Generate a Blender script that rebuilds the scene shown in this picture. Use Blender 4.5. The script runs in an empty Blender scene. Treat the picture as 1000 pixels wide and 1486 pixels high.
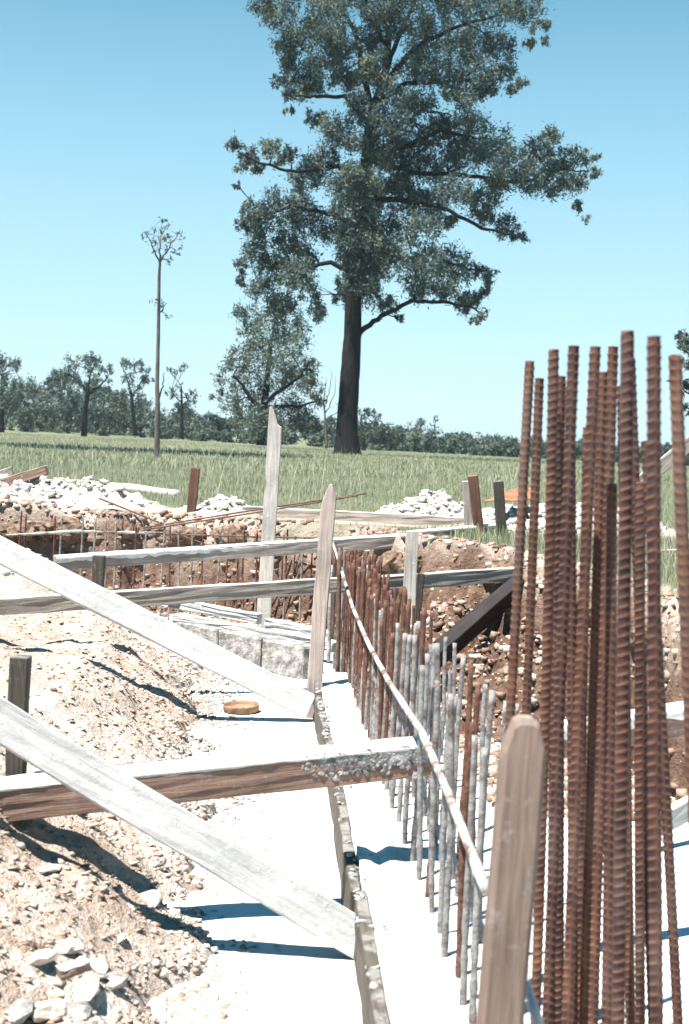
import bpy, math, random
import numpy as np
from mathutils import Vector, Matrix

S = bpy.context.scene
C = S.collection
R = math.radians
random.seed(7)
RNG = np.random.default_rng(7)

# ------------------------------------------------------------------ camera, sky, sun, exposure
CAM_H = 1.30                      # eye height above the concrete slab (z = 0)
F = 50 / 36 * 1486                # focal length in photo pixels
PITCH, ROLL = R(3.08), R(2.2)
_f = Vector((0, math.cos(PITCH), -math.sin(PITCH)))
_r0 = Vector((1, 0, 0)); _u0 = Vector((0, math.sin(PITCH), math.cos(PITCH)))
_r = _r0 * math.cos(ROLL) + _u0 * math.sin(ROLL)
_u = _u0 * math.cos(ROLL) - _r0 * math.sin(ROLL)
cam_d = bpy.data.cameras.new('camera')
cam = bpy.data.objects.new('camera', cam_d); C.objects.link(cam)
cam.matrix_world = Matrix(((_r.x, _u.x, -_f.x, 0), (_r.y, _u.y, -_f.y, 0), (_r.z, _u.z, -_f.z, CAM_H), (0, 0, 0, 1)))
cam_d.sensor_fit = 'VERTICAL'; cam_d.sensor_height = 36; cam_d.sensor_width = 24; cam_d.lens = 50
cam_d.clip_start = 0.05; cam_d.clip_end = 6000
cam_d.dof.use_dof = True; cam_d.dof.focus_distance = 7.5; cam_d.dof.aperture_fstop = 8
S.camera = cam

SUN = Vector((-0.31, -0.27, 1.0)).normalized()      # direction towards the sun
W = bpy.data.worlds.new('World'); S.world = W; W.use_nodes = True
wn, wl = W.node_tree.nodes, W.node_tree.links
bg = wn['Background']
sky = wn.new('ShaderNodeTexSky'); sky.sky_type = 'NISHITA'; sky.sun_disc = False
sky.sun_elevation = math.asin(SUN.z); sky.sun_rotation = math.atan2(SUN.x, SUN.y)
sky.altitude = 0; sky.air_density = 1.0; sky.dust_density = 0.0; sky.ozone_density = 2.6
hs = wn.new('ShaderNodeHueSaturation'); hs.inputs['Hue'].default_value = 0.468; hs.inputs['Saturation'].default_value = 1.42
wl.new(sky.outputs[0], hs.inputs['Color'])
tcw = wn.new('ShaderNodeTexCoord'); sxw = wn.new('ShaderNodeSeparateXYZ'); wl.new(tcw.outputs['Generated'], sxw.inputs[0])
rw = wn.new('ShaderNodeValToRGB'); wl.new(sxw.outputs[2], rw.inputs[0])
rw.color_ramp.elements[0].position = 0.0; rw.color_ramp.elements[0].color = (.85, .85, .85, 1)
rw.color_ramp.elements[1].position = 0.38; rw.color_ramp.elements[1].color = (0, 0, 0, 1)
mw = wn.new('ShaderNodeMix'); mw.data_type = 'RGBA'; wl.new(rw.outputs[0], mw.inputs[0]); wl.new(hs.outputs[0], mw.inputs[6]); mw.inputs[7].default_value = (5.9, 8.7, 10.3, 1)
wl.new(mw.outputs[2], bg.inputs['Color'])
bg.inputs['Strength'].default_value = 0.046
sun_d = bpy.data.lights.new('sun', 'SUN'); sun_d.energy = 5.0; sun_d.angle = R(0.53); sun_d.color = (1, 0.95, 0.88)
sun = bpy.data.objects.new('sun', sun_d); C.objects.link(sun)
sun.rotation_euler = SUN.to_track_quat('Z', 'Y').to_euler()
S.view_settings.view_transform = 'Standard'; S.view_settings.look = 'None'
S.view_settings.exposure = 1.42; S.view_settings.gamma = 1.0
S.cycles.use_denoising = True
S.cycles.max_bounces = 6; S.cycles.diffuse_bounces = 1; S.cycles.glossy_bounces = 1; S.cycles.transparent_max_bounces = 4

# ------------------------------------------------------------------ helpers
def ray(px, py):
    return _r * ((px - 500) / F) + _u * (-(py - 743) / F) + _f
def P(px, py, Y):                 # the point at depth Y seen at a photo pixel
    d = ray(px, py); return Vector((0, 0, CAM_H)) + d * (Y / d.y)
def G(px, py, z):                 # the point at height z seen at a photo pixel
    d = ray(px, py); return Vector((0, 0, CAM_H)) + d * ((z - CAM_H) / d.z)

def hsh(ix, iy, s):
    n = (ix.astype(np.int64) * 374761393 + iy.astype(np.int64) * 668265263 + s * 982451653) & 0xffffffff
    n = ((n ^ (n >> 13)) * 1274126177) & 0xffffffff
    return ((n ^ (n >> 16)) & 0xffff) / 65535.0
def vnoise(x, y, s=0):
    ix = np.floor(x); iy = np.floor(y); fx = x - ix; fy = y - iy
    ix = ix.astype(np.int64); iy = iy.astype(np.int64)
    fx = fx * fx * (3 - 2 * fx); fy = fy * fy * (3 - 2 * fy)
    a = hsh(ix, iy, s) * (1 - fx) + hsh(ix + 1, iy, s) * fx
    b = hsh(ix, iy + 1, s) * (1 - fx) + hsh(ix + 1, iy + 1, s) * fx
    return (a * (1 - fy) + b * fy) * 2 - 1
def fbm(x, y, freq, oct=4, s=0):
    v = 0; a = 1
    for k in range(oct):
        v = v + a * vnoise(x * freq + 17.3 * k, y * freq - 9.1 * k, s + k); freq *= 2.03; a *= .5
    return v
def sst(a, b, x):
    t = np.clip((x - a) / (b - a), 0, 1); return t * t * (3 - 2 * t)
def poly_sd(poly, x, y):          # signed distance, positive inside
    d = np.full(x.shape, 1e9); ins = np.zeros(x.shape, bool)
    n = len(poly)
    for i in range(n):
        x0, y0 = poly[i]; x1, y1 = poly[(i + 1) % n]
        ex, ey = x1 - x0, y1 - y0
        t = np.clip(((x - x0) * ex + (y - y0) * ey) / (ex * ex + ey * ey), 0, 1)
        d = np.minimum(d, np.hypot(x - x0 - t * ex, y - y0 - t * ey))
        if y0 != y1:
            ins ^= ((y0 > y) != (y1 > y)) & (x < (x1 - x0) * (y - y0) / (y1 - y0) + x0)
    return np.where(ins, d, -d)

def mesh(name, v, f, mat=None, smooth=False, attrs=None):
    me = bpy.data.meshes.new(name)
    v = np.asarray(v, dtype=np.float32)
    if isinstance(f, np.ndarray):
        n, k = f.shape
        me.vertices.add(len(v)); me.vertices.foreach_set('co', v.ravel())
        me.loops.add(n * k); me.loops.foreach_set('vertex_index', f.astype(np.int32).ravel())
        me.polygons.add(n); me.polygons.foreach_set('loop_start', np.arange(0, n * k, k, dtype=np.int32))
        me.update(calc_edges=True)
    else:
        me.from_pydata(v.tolist(), [], f); me.update()
    if attrs:
        for k, a in attrs.items():
            at = me.attributes.new(k, 'FLOAT', 'POINT'); at.data.foreach_set('value', np.asarray(a, np.float32))
    if mat: me.materials.append(mat)
    if smooth: me.polygons.foreach_set('use_smooth', [True] * len(me.polygons))
    return me
def link(name, me, parent=None, label=None, cat=None, group=None, kind=None, M=None):
    o = bpy.data.objects.new(name, me); C.objects.link(o)
    if parent: o.parent = parent
    if M is not None: o.matrix_world = M
    tag(o, label, cat, group, kind); return o
def tag(o, label=None, cat=None, group=None, kind=None):
    if label: o['label'] = label
    if cat: o['category'] = cat
    if group: o['group'] = group
    if kind: o['kind'] = kind

class Buf:                        # collects tubes and lumps into one mesh
    def __init__(s): s.v = []; s.f = []
    def tube(s, pts, rad, n=6, cap=True, lump=0):
        pts = [Vector(p) for p in pts]; base = len(s.v); m = len(pts)
        for i, p in enumerate(pts):
            d = (pts[min(i + 1, m - 1)] - pts[max(i - 1, 0)]).normalized()
            a = d.orthogonal().normalized() if i == 0 else (pa - d * pa.dot(d)).normalized()
            pa = a; b = d.cross(a); r = rad[i] if isinstance(rad, (list, tuple)) else rad
            for k in range(n):
                t = 2 * math.pi * k / n
                rr = r * (1 + lump * random.uniform(-1, 1))
                s.v.append(p + (a * math.cos(t) + b * math.sin(t)) * rr)
        for i in range(m - 1):
            for k in range(n):
                k2 = (k + 1) % n
                s.f.append((base + i * n + k, base + i * n + k2, base + (i + 1) * n + k2, base + (i + 1) * n + k))
        if cap:
            s.f.append(tuple(base + k for k in reversed(range(n))))
            s.f.append(tuple(base + (m - 1) * n + k for k in range(n)))
    def rock(s, c, r, sq=(1, 1, .7), sub=1, rough=.25):
        v, f = ICO[sub]; base = len(s.v)
        rot = Matrix.Rotation(random.uniform(0, 6.28), 3, 'Z') @ Matrix.Rotation(random.uniform(-.5, .5), 3, 'X')
        for p in v:
            q = Vector((p[0] * sq[0], p[1] * sq[1], p[2] * sq[2])) * r * (1 + random.uniform(-rough, rough))
            s.v.append(Vector(c) + rot @ q)
        s.f += [tuple(base + i for i in t) for t in f]
    def mesh(s, name, mat, smooth=False): return mesh(name, [tuple(p) for p in s.v], s.f, mat, smooth)

def ico(sub):
    t = (1 + 5 ** .5) / 2
    v = [Vector(p).normalized() for p in [(-1, t, 0), (1, t, 0), (-1, -t, 0), (1, -t, 0), (0, -1, t), (0, 1, t), (0, -1, -t), (0, 1, -t), (t, 0, -1), (t, 0, 1), (-t, 0, -1), (-t, 0, 1)]]
    f = [(0, 11, 5), (0, 5, 1), (0, 1, 7), (0, 7, 10), (0, 10, 11), (1, 5, 9), (5, 11, 4), (11, 10, 2), (10, 7, 6), (7, 1, 8), (3, 9, 4), (3, 4, 2), (3, 2, 6), (3, 6, 8), (3, 8, 9), (4, 9, 5), (2, 4, 11), (6, 2, 10), (8, 6, 7), (9, 8, 1)]
    for _ in range(sub):
        c = {}; nf = []
        def mid(a, b):
            k = (min(a, b), max(a, b))
            if k not in c: v.append(((v[a] + v[b]) / 2).normalized()); c[k] = len(v) - 1
            return c[k]
        for a, b, d in f:
            ab, bd, da = mid(a, b), mid(b, d), mid(d, a)
            nf += [(a, ab, da), (b, bd, ab), (d, da, bd), (ab, bd, da)]
        f = nf
    return [tuple(p) for p in v], f
ICO = [ico(0), ico(1), ico(2)]

# ------------------------------------------------------------------ materials
class Mat:
    def __init__(s, name):
        s.m = bpy.data.materials.new(name); s.m.use_nodes = True
        s.n = s.m.node_tree.nodes; s.l = s.m.node_tree.links
        s.b = s.n['Principled BSDF']; s.tc = s.n.new('ShaderNodeTexCoord')
    def src(s, kind='Object', scale=(1, 1, 1)):
        mp = s.n.new('ShaderNodeMapping'); mp.inputs['Scale'].default_value = scale
        s.l.new(s.tc.outputs[kind], mp.inputs[0]); return mp.outputs[0]
    def pos(s):
        return s.n.new('ShaderNodeNewGeometry').outputs['Position']
    def noise(s, vec, scale, detail=5, rough=.6, dist=0):
        t = s.n.new('ShaderNodeTexNoise'); t.inputs['Scale'].default_value = scale
        t.inputs['Detail'].default_value = detail; t.inputs['Roughness'].default_value = rough; t.inputs['Distortion'].default_value = dist
        s.l.new(vec, t.inputs['Vector']); return t.outputs['Fac']
    def vor(s, vec, scale, feat='F1'):
        t = s.n.new('ShaderNodeTexVoronoi'); t.inputs['Scale'].default_value = scale; t.feature = feat
        s.l.new(vec, t.inputs['Vector']); return t.outputs
    def ramp(s, fac, stops):
        t = s.n.new('ShaderNodeValToRGB'); e = t.color_ramp.elements
        while len(e) < len(stops): e.new(.5)
        for k, (p, c) in enumerate(stops):
            e[k].position = p; e[k].color = (*c, 1) if hasattr(c, '__len__') else (c, c, c, 1)
        s.l.new(fac, t.inputs[0]); return t.outputs[0]
    def mix(s, fac, a, b, mode='MIX'):
        t = s.n.new('ShaderNodeMix'); t.data_type = 'RGBA'; t.blend_type = mode
        for sock, val in ((t.inputs[0], fac), (t.inputs[6], a), (t.inputs[7], b)):
            if isinstance(val, (int, float)): sock.default_value = val
            elif isinstance(val, tuple): sock.default_value = (*val, 1)
            else: s.l.new(val, sock)
        return t.outputs[2]
    def math(s, op, a, b=0, c=None):
        t = s.n.new('ShaderNodeMath'); t.operation = op
        for i, val in enumerate((a, b) if c is None else (a, b, c)):
            if isinstance(val, (int, float)): t.inputs[i].default_value = val
            else: s.l.new(val, t.inputs[i])
        return t.outputs[0]
    def attr(s, name):
        t = s.n.new('ShaderNodeAttribute'); t.attribute_name = name; return t.outputs['Fac']
    def rnd(s): return s.n.new('ShaderNodeObjectInfo').outputs['Random']
    def sepz(s, vec, k=2):
        t = s.n.new('ShaderNodeSeparateXYZ'); s.l.new(vec, t.inputs[0]); return t.outputs[k]
    def nz(s): return s.sepz(s.n.new('ShaderNodeNewGeometry').outputs['Normal'])
    def out(s, col, rough=.9, bump=None, bs=.4, bd=.01, spec=.2):
        if isinstance(col, tuple): s.b.inputs['Base Color'].default_value = (*col, 1)
        else: s.l.new(col, s.b.inputs['Base Color'])
        if isinstance(rough, (int, float)): s.b.inputs['Roughness'].default_value = rough
        else: s.l.new(rough, s.b.inputs['Roughness'])
        s.b.inputs['Specular IOR Level'].default_value = spec
        if bump is not None:
            t = s.n.new('ShaderNodeBump'); t.inputs['Strength'].default_value = bs; t.inputs['Distance'].default_value = bd
            s.l.new(bump, t.inputs['Height']); s.l.new(t.outputs[0], s.b.inputs['Normal'])
        return s.m

def wood(name, dark, light, mortar=.5, top=.6, end=None):
    m = Mat(name); v = m.src('Object', (1.6, 40, 40)); v2 = m.src('Object', (7, 170, 170)); p = m.src('Object')
    g = m.noise(v, 2.2, 6, .65, .6); g2 = m.noise(v2, 2, 3, .6)
    col = m.ramp(m.math('MULTIPLY_ADD', g2, .35, m.math('MULTIPLY', g, .75)), [(.3, dark), (.75, light)])
    tone = m.math('MULTIPLY_ADD', m.rnd(), .35, .8)
    col = m.mix(1, col, m.ramp(m.noise(p, 3.1, 3), [(.3, .7), (.7, 1.15)]), 'MULTIPLY')
    hv = m.n.new('ShaderNodeHueSaturation'); m.l.new(tone, hv.inputs['Value']); m.l.new(col, hv.inputs['Color']); col = hv.outputs[0]
    sp = m.ramp(m.noise(p, 30, 8, .8), [(.58 - .1 * mortar, 0.), (.72 - .1 * mortar, 1.)])
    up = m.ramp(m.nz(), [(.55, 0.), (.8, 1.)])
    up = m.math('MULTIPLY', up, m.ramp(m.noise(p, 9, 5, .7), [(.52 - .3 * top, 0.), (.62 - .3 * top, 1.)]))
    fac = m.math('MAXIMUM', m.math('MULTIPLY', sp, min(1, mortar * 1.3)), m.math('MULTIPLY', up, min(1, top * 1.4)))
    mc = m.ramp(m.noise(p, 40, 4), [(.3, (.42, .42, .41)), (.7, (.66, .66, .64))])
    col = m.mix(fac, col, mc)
    kn = m.vor(m.src('Object', (2.3, 9, 9)), 1.0)['Distance']
    col = m.mix(m.ramp(kn, [(.06, .75), (.16, 0.)]), col, tuple(c_ * .35 for c_ in dark))
    h = m.math('ADD', m.math('MULTIPLY', g2, .6), m.math('MULTIPLY', fac, m.noise(p, 60, 4)))
    return m.out(col, .88, h, .55, .006)

M = {}
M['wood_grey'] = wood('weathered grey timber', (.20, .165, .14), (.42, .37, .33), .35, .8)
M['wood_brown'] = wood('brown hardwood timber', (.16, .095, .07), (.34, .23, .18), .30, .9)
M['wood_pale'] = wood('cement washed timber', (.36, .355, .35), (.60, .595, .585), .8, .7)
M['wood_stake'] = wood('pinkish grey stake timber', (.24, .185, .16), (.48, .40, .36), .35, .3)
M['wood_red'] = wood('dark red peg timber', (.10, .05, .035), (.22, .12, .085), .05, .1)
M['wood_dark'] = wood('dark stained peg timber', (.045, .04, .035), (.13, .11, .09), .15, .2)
M['wood_shaded'] = wood('shade darkened timber', (.02, .018, .02), (.06, .05, .05), .0, .0)  # near-black colour paints in the shade on the prop under the board
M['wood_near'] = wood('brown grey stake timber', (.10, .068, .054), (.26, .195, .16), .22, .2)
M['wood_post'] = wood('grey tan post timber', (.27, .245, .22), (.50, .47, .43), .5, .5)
M['wood_sunlit'] = wood('sunlit cement washed timber', (.46, .455, .45), (.70, .695, .69), .8, .7)  # paler copy of the cement washed timber, sunlight put into its colour
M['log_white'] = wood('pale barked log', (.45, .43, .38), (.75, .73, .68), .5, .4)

m = Mat('rusty ribbed steel'); p = m.src('Object'); pl = m.src('Object', (1, 1, .25))
rn = m.math('MULTIPLY_ADD', m.rnd(), .22, -.11)
c = m.ramp(m.math('ADD', m.noise(pl, 26, 8, .75), rn), [(.28, (.013, .008, .011)), (.45, (.038, .018, .019)), (.58, (.082, .036, .027)), (.76, (.18, .085, .048))])
c = m.mix(m.ramp(m.noise(pl, 8, 4), [(.5, 0.), (.64, .55)]), c, (.10, .085, .085))
rib = m.attr('rib')
c = m.mix(m.math('MULTIPLY', rib, .72), c, m.ramp(m.noise(p, 30, 5), [(.35, (.17, .075, .045)), (.65, (.34, .175, .10))]))  # rib crests painted lighter as if catching light, grooves left dark
M['rebar'] = m.out(c, .82, m.noise(p, 420, 4), .45, .0012, .3)

m = Mat('thin bar with rust and cement'); p = m.src('Object')
z = m.sepz(p); rn = m.rnd()
c = m.ramp(m.noise(p, 45, 5, .7), [(.3, (.045, .022, .018)), (.5, (.115, .055, .040)), (.7, (.22, .125, .085))])
lvl = m.math('ADD', m.math('MULTIPLY', z, -2.4), m.math('MULTIPLY_ADD', rn, .9, .15))
fac = m.ramp(m.math('ADD', lvl, m.math('MULTIPLY_ADD', m.noise(p, 30, 6, .75), 2.6, -1.3)), [(.25, 0.), (.5, 1.)])
cc = m.ramp(m.noise(p, 60, 4), [(.3, (.14, .135, .13)), (.7, (.36, .36, .355))])
M['bar'] = m.out(m.mix(fac, c, cc), .9, m.math('ADD', m.noise(p, 150, 3), fac), .6, .003)
m = Mat('cement coated thin bar'); p = m.src('Object')
M['bar_grey'] = m.out(m.ramp(m.noise(p, 28, 7, .75), [(.34, (.10, .055, .042)), (.46, (.19, .18, .175)), (.7, (.42, .42, .415))]), .92, m.noise(p, 90, 5), .8, .004)

m = Mat('cement crusted bar'); p = m.src('Object')
c = m.ramp(m.noise(p, 9, 6, .7), [(.40, (.16, .09, .065)), (.50, (.38, .37, .36)), (.7, (.64, .64, .625))])
M['crust'] = m.out(c, .92, m.noise(p, 90, 5), .8, .006)
m = Mat('plain rusty rod'); p = m.src('Object')
M['rod'] = m.out(m.ramp(m.noise(p, 20, 5), [(.3, (.06, .035, .028)), (.7, (.20, .13, .10))]), .85)

m = Mat('concrete'); p = m.pos()
n1 = m.noise(p, 1.8, 6, .65); n2 = m.noise(p, 30, 5, .7)
c = m.ramp(m.math('MULTIPLY_ADD', n2, .4, m.math('MULTIPLY', n1, .6)), [(.3, (.60, .59, .565)), (.6, (.72, .715, .70))])
c = m.mix(m.ramp(m.noise(p, 5.5, 7, .72), [(.60, 0.), (.70, .5)]), c, (.48, .39, .31))
M['concrete'] = m.out(c, .9, n2, .25, .006)
m = Mat('rough footing concrete'); p = m.pos()
n2 = m.noise(p, 26, 6, .75)
c = m.ramp(m.noise(p, 6, 6, .7), [(.36, (.36, .34, .31)), (.44, (.56, .545, .52)), (.58, (.70, .695, .68))])
M['footing'] = m.out(c, .92, n2, .7, .015)
m = Mat('grey mortar'); p = m.src('Object')
M['mortar'] = m.out(m.ramp(m.noise(p, 30, 6), [(.35, (.15, .145, .145)), (.65, (.50, .49, .48))]), .92, m.noise(p, 120, 4), .7, .006)
m = Mat('white mortar'); p = m.src('Object')
M['cap'] = m.out(m.ramp(m.noise(p, 20, 6), [(.3, (.55, .54, .52)), (.6, (.74, .73, .71))]), .92, m.noise(p, 80, 4), .5, .004)
m = Mat('concrete block'); p = m.src('Object')
M['block'] = m.out(m.ramp(m.noise(p, 14, 7, .75), [(.38, (.13, .125, .12)), (.5, (.28, .265, .25)), (.62, (.50, .48, .46))]), .93, m.noise(p, 60, 5), .8, .01)

# dirt and grass of the ground sheet
m = Mat('ground'); p = m.pos()
nA = m.noise(p, 1.3, 6, .65); nB = m.noise(p, 14, 6, .7); nC = m.noise(p, 60, 4, .7)
d = m.ramp(m.math('MULTIPLY_ADD', nB, .55, m.math('MULTIPLY', nA, .45)), [(.32, (.28, .20, .155)), (.45, (.48, .375, .305)), (.56, (.62, .53, .465)), (.68, (.73, .675, .62))])
vo = m.vor(p, 55)
d = m.mix(m.ramp(vo['Distance'], [(.0, .3), (.45, 0.)]), d, m.ramp(m.sepz(vo['Color'], 0), [(.2, (.27, .165, .11)), (.8, (.74, .67, .61))]))
red = m.attr('red')
d = m.mix(m.math('MULTIPLY', red, .95), d, m.ramp(m.math('MULTIPLY_ADD', nB, .6, m.math('MULTIPLY', nA, .4)), [(.34, (.045, .026, .020)), (.48, (.14, .080, .055)), (.66, (.29, .19, .13))]))
gv = m.ramp(m.noise(p, 45, 6, .75), [(.34, (.26, .24, .22)), (.5, (.52, .50, .47)), (.7, (.68, .67, .65))])
d = m.mix(m.attr('gravel'), d, gv)
gr = m.ramp(m.noise(p, .22, 6, .7), [(.34, (.115, .14, .088)), (.52, (.16, .18, .115)), (.68, (.26, .245, .175))])
gr = m.mix(m.ramp(nB, [(.4, 0.), (.7, .5)]), gr, (.16, .16, .085))
col = m.mix(m.attr('grass'), d, gr)
M['ground'] = m.out(col, .97, m.math('MULTIPLY_ADD', nC, .6, nB), 1.0, .035, .1)

m = Mat('turf soil'); p = m.pos()
M['turf'] = m.out(m.ramp(m.noise(p, 14, 6, .7), [(.32, (.07, .045, .032)), (.5, (.20, .135, .095)), (.68, (.40, .30, .22))]), .97, m.noise(p, 50, 5, .7), 1, .02)
m = Mat('loose stones'); p = m.pos()
c = m.ramp(m.attr('tint'), [(.0, (.19, .115, .08)), (.35, (.40, .295, .23)), (.6, (.58, .50, .43)), (1., (.60, .585, .555))])
c = m.mix(1, c, m.ramp(m.noise(p, 40, 4), [(.3, .8), (.7, 1.1)]), 'MULTIPLY')
M['stones'] = m.out(c, .95, m.noise(p, 70, 4), .5, .008)
m = Mat('pale stone'); p = m.src('Object')
M['stone_pale'] = m.out(m.ramp(m.noise(p, 14, 6), [(.3, (.38, .29, .22)), (.6, (.62, .56, .48))]), .95, m.noise(p, 50, 5), .7, .01)

def leafmat(name, stops, tr=.25):
    m = Mat(name); c = m.ramp(m.attr('tint'), stops)
    m.out(c, .7, spec=.25)
    t = m.n.new('ShaderNodeBsdfTranslucent'); m.l.new(c, t.inputs[0])
    x = m.n.new('ShaderNodeMixShader'); x.inputs[0].default_value = tr
    m.l.new(m.b.outputs[0], x.inputs[1]); m.l.new(t.outputs[0], x.inputs[2])
    m.l.new(x.outputs[0], m.n['Material Output'].inputs[0]); return m.m
M['leaf'] = leafmat('gum leaves', [(0, (.026, .046, .050)), (.45, (.10, .135, .122)), (.93, (.25, .28, .20)), (1, (.40, .26, .19))])
M['leaf_far'] = leafmat('far gum leaves', [(0, (.045, .068, .060)), (.6, (.10, .130, .098)), (1, (.18, .20, .135))], .15)
M['grass'] = leafmat('field grass', [(0, (.24, .26, .165)), (.45, (.37, .38, .25)), (.8, (.54, .52, .37)), (1, (.66, .61, .47))], .3)
m = Mat('dark bark'); p = m.src('Object', (6, 6, 1))
M['bark'] = m.out(m.ramp(m.noise(p, 1.5, 6, .7), [(.35, (.008, .008, .010)), (.7, (.030, .027, .028))]), .95, m.noise(p, 4, 5), .8, .1)
m = Mat('grey bark'); p = m.src('Object', (4, 4, 1))
M['bark_grey'] = m.out(m.ramp(m.noise(p, 3, 6, .7), [(.35, (.06, .05, .045)), (.7, (.20, .175, .16))]), .95)
m = Mat('rusty sheet'); p = m.src('Object')
M['rust_sheet'] = m.out(m.ramp(m.noise(p, 7, 6, .7), [(.3, (.13, .06, .04)), (.7, (.36, .19, .10))]), .85, m.noise(p, 30, 4), .3, .004)
m = Mat('rusty tin'); p = m.src('Object')
M['tin'] = m.out(m.ramp(m.noise(p, 22, 6, .7), [(.3, (.13, .075, .05)), (.7, (.38, .25, .16))]), .85)
m = Mat('pale wire'); M['wire'] = m.out((.45, .45, .45), .6)

# ------------------------------------------------------------------ ground sheet with the excavation, banks and heaps
PIT = [(a_ + .03, b_) for a_, b_ in [(-7, 10.9), (-1.2, 10.4), (0, 9.95), (.26, 9.25), (.64, 8.85), (1.02, 8.4), (1.27, 7.0), (1.36, 5.9), (1.47, 5.35), (2.2, 5.1), (8, 4.9), (8, -4), (-7, -4)]]
HEAP = [(a_ - .02, b_) for a_, b_ in [(-.17, -3), (-.21, 2.9), (-.29, 3.7), (-.44, 4.67), (-.52, 6.2), (-.66, 7.25), (-.86, 8.25), (-1.35, 8.95), (-7, 9.3), (-7, -3)]]
def far_ground(x, y):
    t = np.clip((y - 12) / 180, 0, 1.5)
    base = .65 + .05 * sst(12, 70, y)
    return base - t * (.55 + .017 * (x + 30)).clip(-1.5, 4)
def bump(x, y, cx, cy, rx, ry, h):
    q = ((x - cx) / rx) ** 2 + ((y - cy) / ry) ** 2
    return h * np.exp(-q * 1.4)
def ground(x, y):
    """height, grass, gravel, red for arrays x, y"""
    x = np.asarray(x, float); y = np.asarray(y, float)
    near = (y < 16) & (np.abs(x) < 9)
    h = far_ground(x, y) + .02 * fbm(x, y, .6, 2, 40)
    rough = fbm(x, y, 3.0, 5, 3); fine = fbm(x, y, 14, 3, 9)
    d = poly_sd(PIT, x, y) + .10 * fbm(x, y, 2.2, 4, 21)
    hp = h.copy()
    right = sst(.2, .7, x) * sst(5.6, 6.3, y)
    steep = sst(-.02, .26, d); tail = .30 * (1 - sst(.2, .45 + .95 * right, d)) * (.35 + .65 * right)
    bank = h * (1 - steep) + (tail - .09) * steep
    hp = np.where(d > -.3, bank, h); lid = h + .015
    onbank = sst(-.25, .05, d) * (1 - sst(.25, .6 + right, d))
    hp = hp + onbank * (.12 * rough + .075 * fine + .10 * vnoise(x * 6, y * 6, 33))
    hp = np.where(d > -.3, np.minimum(hp, lid), hp)
    dh = poly_sd(HEAP, x, y) + .07 * fbm(x, y, 2.6, 4, 55)
    side = .34 * sst(-.06, .12, dh + .07 * fbm(x, y, 6, 5, 59)) + .66 * sst(-.02, .62, dh + .05 * fbm(x, y, 4, 4, 58))
    hh = .27 + .07 * sst(-.6, -2.5, x) + .05 * vnoise(x * 1.1, y * .9, 71) + .026 * fbm(x, y, 5, 5, 77) + .012 * fine + .022 * vnoise(x * 11, y * 11, 88) * (1 - sst(.1, .6, dh))
    hh = hh + bump(x, y, -1.0, 3.3, .5, .45, .06) + bump(x, y, -1.95, 8.3, .55, .45, .22)
    hp = np.where(dh > -.05, np.maximum(hp, -.09 + side * (hh + .09)), hp)
    heaps = bump(x, y, -2.55, 11.25, .75, .55, .17) + bump(x, y, -1.9, 11.3, .45, .4, .13) + bump(x, y, -.95, 11.05, .3, .25, .12) \
        + bump(x, y, .68, 11.4, .45, .4, .19) + bump(x, y, 1.25, 10.6, .4, .7, .10) + bump(x, y, 1.9, 10.8, .6, .8, .16)
    lump = heaps / .17
    hp = hp + np.where(d < .3, heaps, 0) * (1 + .35 * fine)
    gravel = np.clip(bump(x, y, -2.5, 11.25, 1.1, .6, 1.3) + bump(x, y, -.95, 11.05, .3, .25, 1.3) + bump(x, y, .68, 11.4, .5, .4, 1.3)
                     + bump(x, y, 1.3, 10.6, .5, .8, 1.3) + bump(x, y, 1.9, 10.8, .7, .9, 1.2) + bump(x, y, -1.95, 8.35, .75, .6, 1.3)
                     + .9 * sst(.22, .0, dh) * (dh > -.4) * (y < 8.4) * sst(-.3, .25, fbm(x, y, 3, 3, 91) + .3), 0, 1)
    gravel = np.clip(gravel * (.75 + .5 * vnoise(x * 7, y * 7, 5)), 0, 1)
    grass = np.clip(sst(.02, -.35, d + .12 * rough), 0, 1) * (1 - np.clip(lump * 1.8, 0, 1)) * (1 - np.clip(gravel * 2, 0, 1))
    grass = np.where(y > 10.2, grass * sst(10.55, 11.3, y + .25 * rough + .5 * sst(.0, .6, x)), grass)
    grass = np.where(near, grass, 1.0)
    red = sst(-.1, .15, d) * (1 - sst(-.1, .1, dh)) * np.where(near, 1, 0)
    hp = np.where(near, hp, h)
    return hp, grass, gravel * near, red
fx = np.arange(-3.6, 2.6, .022); fy = np.arange(1.6, 12.6, .024)
gx = np.concatenate([-3.6 - np.cumsum(.03 * 1.13 ** np.arange(78))[::-1], fx, 2.6 + np.cumsum(.03 * 1.13 ** np.arange(78))])
gy = np.concatenate([1.6 - np.cumsum(.05 * 1.3 ** np.arange(20))[::-1], fy, 12.6 + np.cumsum(.03 * 1.10 ** np.arange(100))])
XX, YY = np.meshgrid(gx, gy); nx, ny = len(gx), len(gy)
hh, gg, gvv, rr = ground(XX.ravel(), YY.ravel())
idx = np.arange(nx * ny).reshape(ny, nx)
quads = np.stack([idx[:-1, :-1], idx[:-1, 1:], idx[1:, 1:], idx[1:, :-1]], -1).reshape(-1, 4)
me = mesh('ground', np.stack([XX.ravel(), YY.ravel(), hh], 1), quads, M['ground'], True, {'grass': gg, 'gravel': gvv, 'red': rr})
link('ground', me, kind='structure')
def gz(x, y): return float(ground(np.array([x]), np.array([y]))[0][0])

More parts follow.
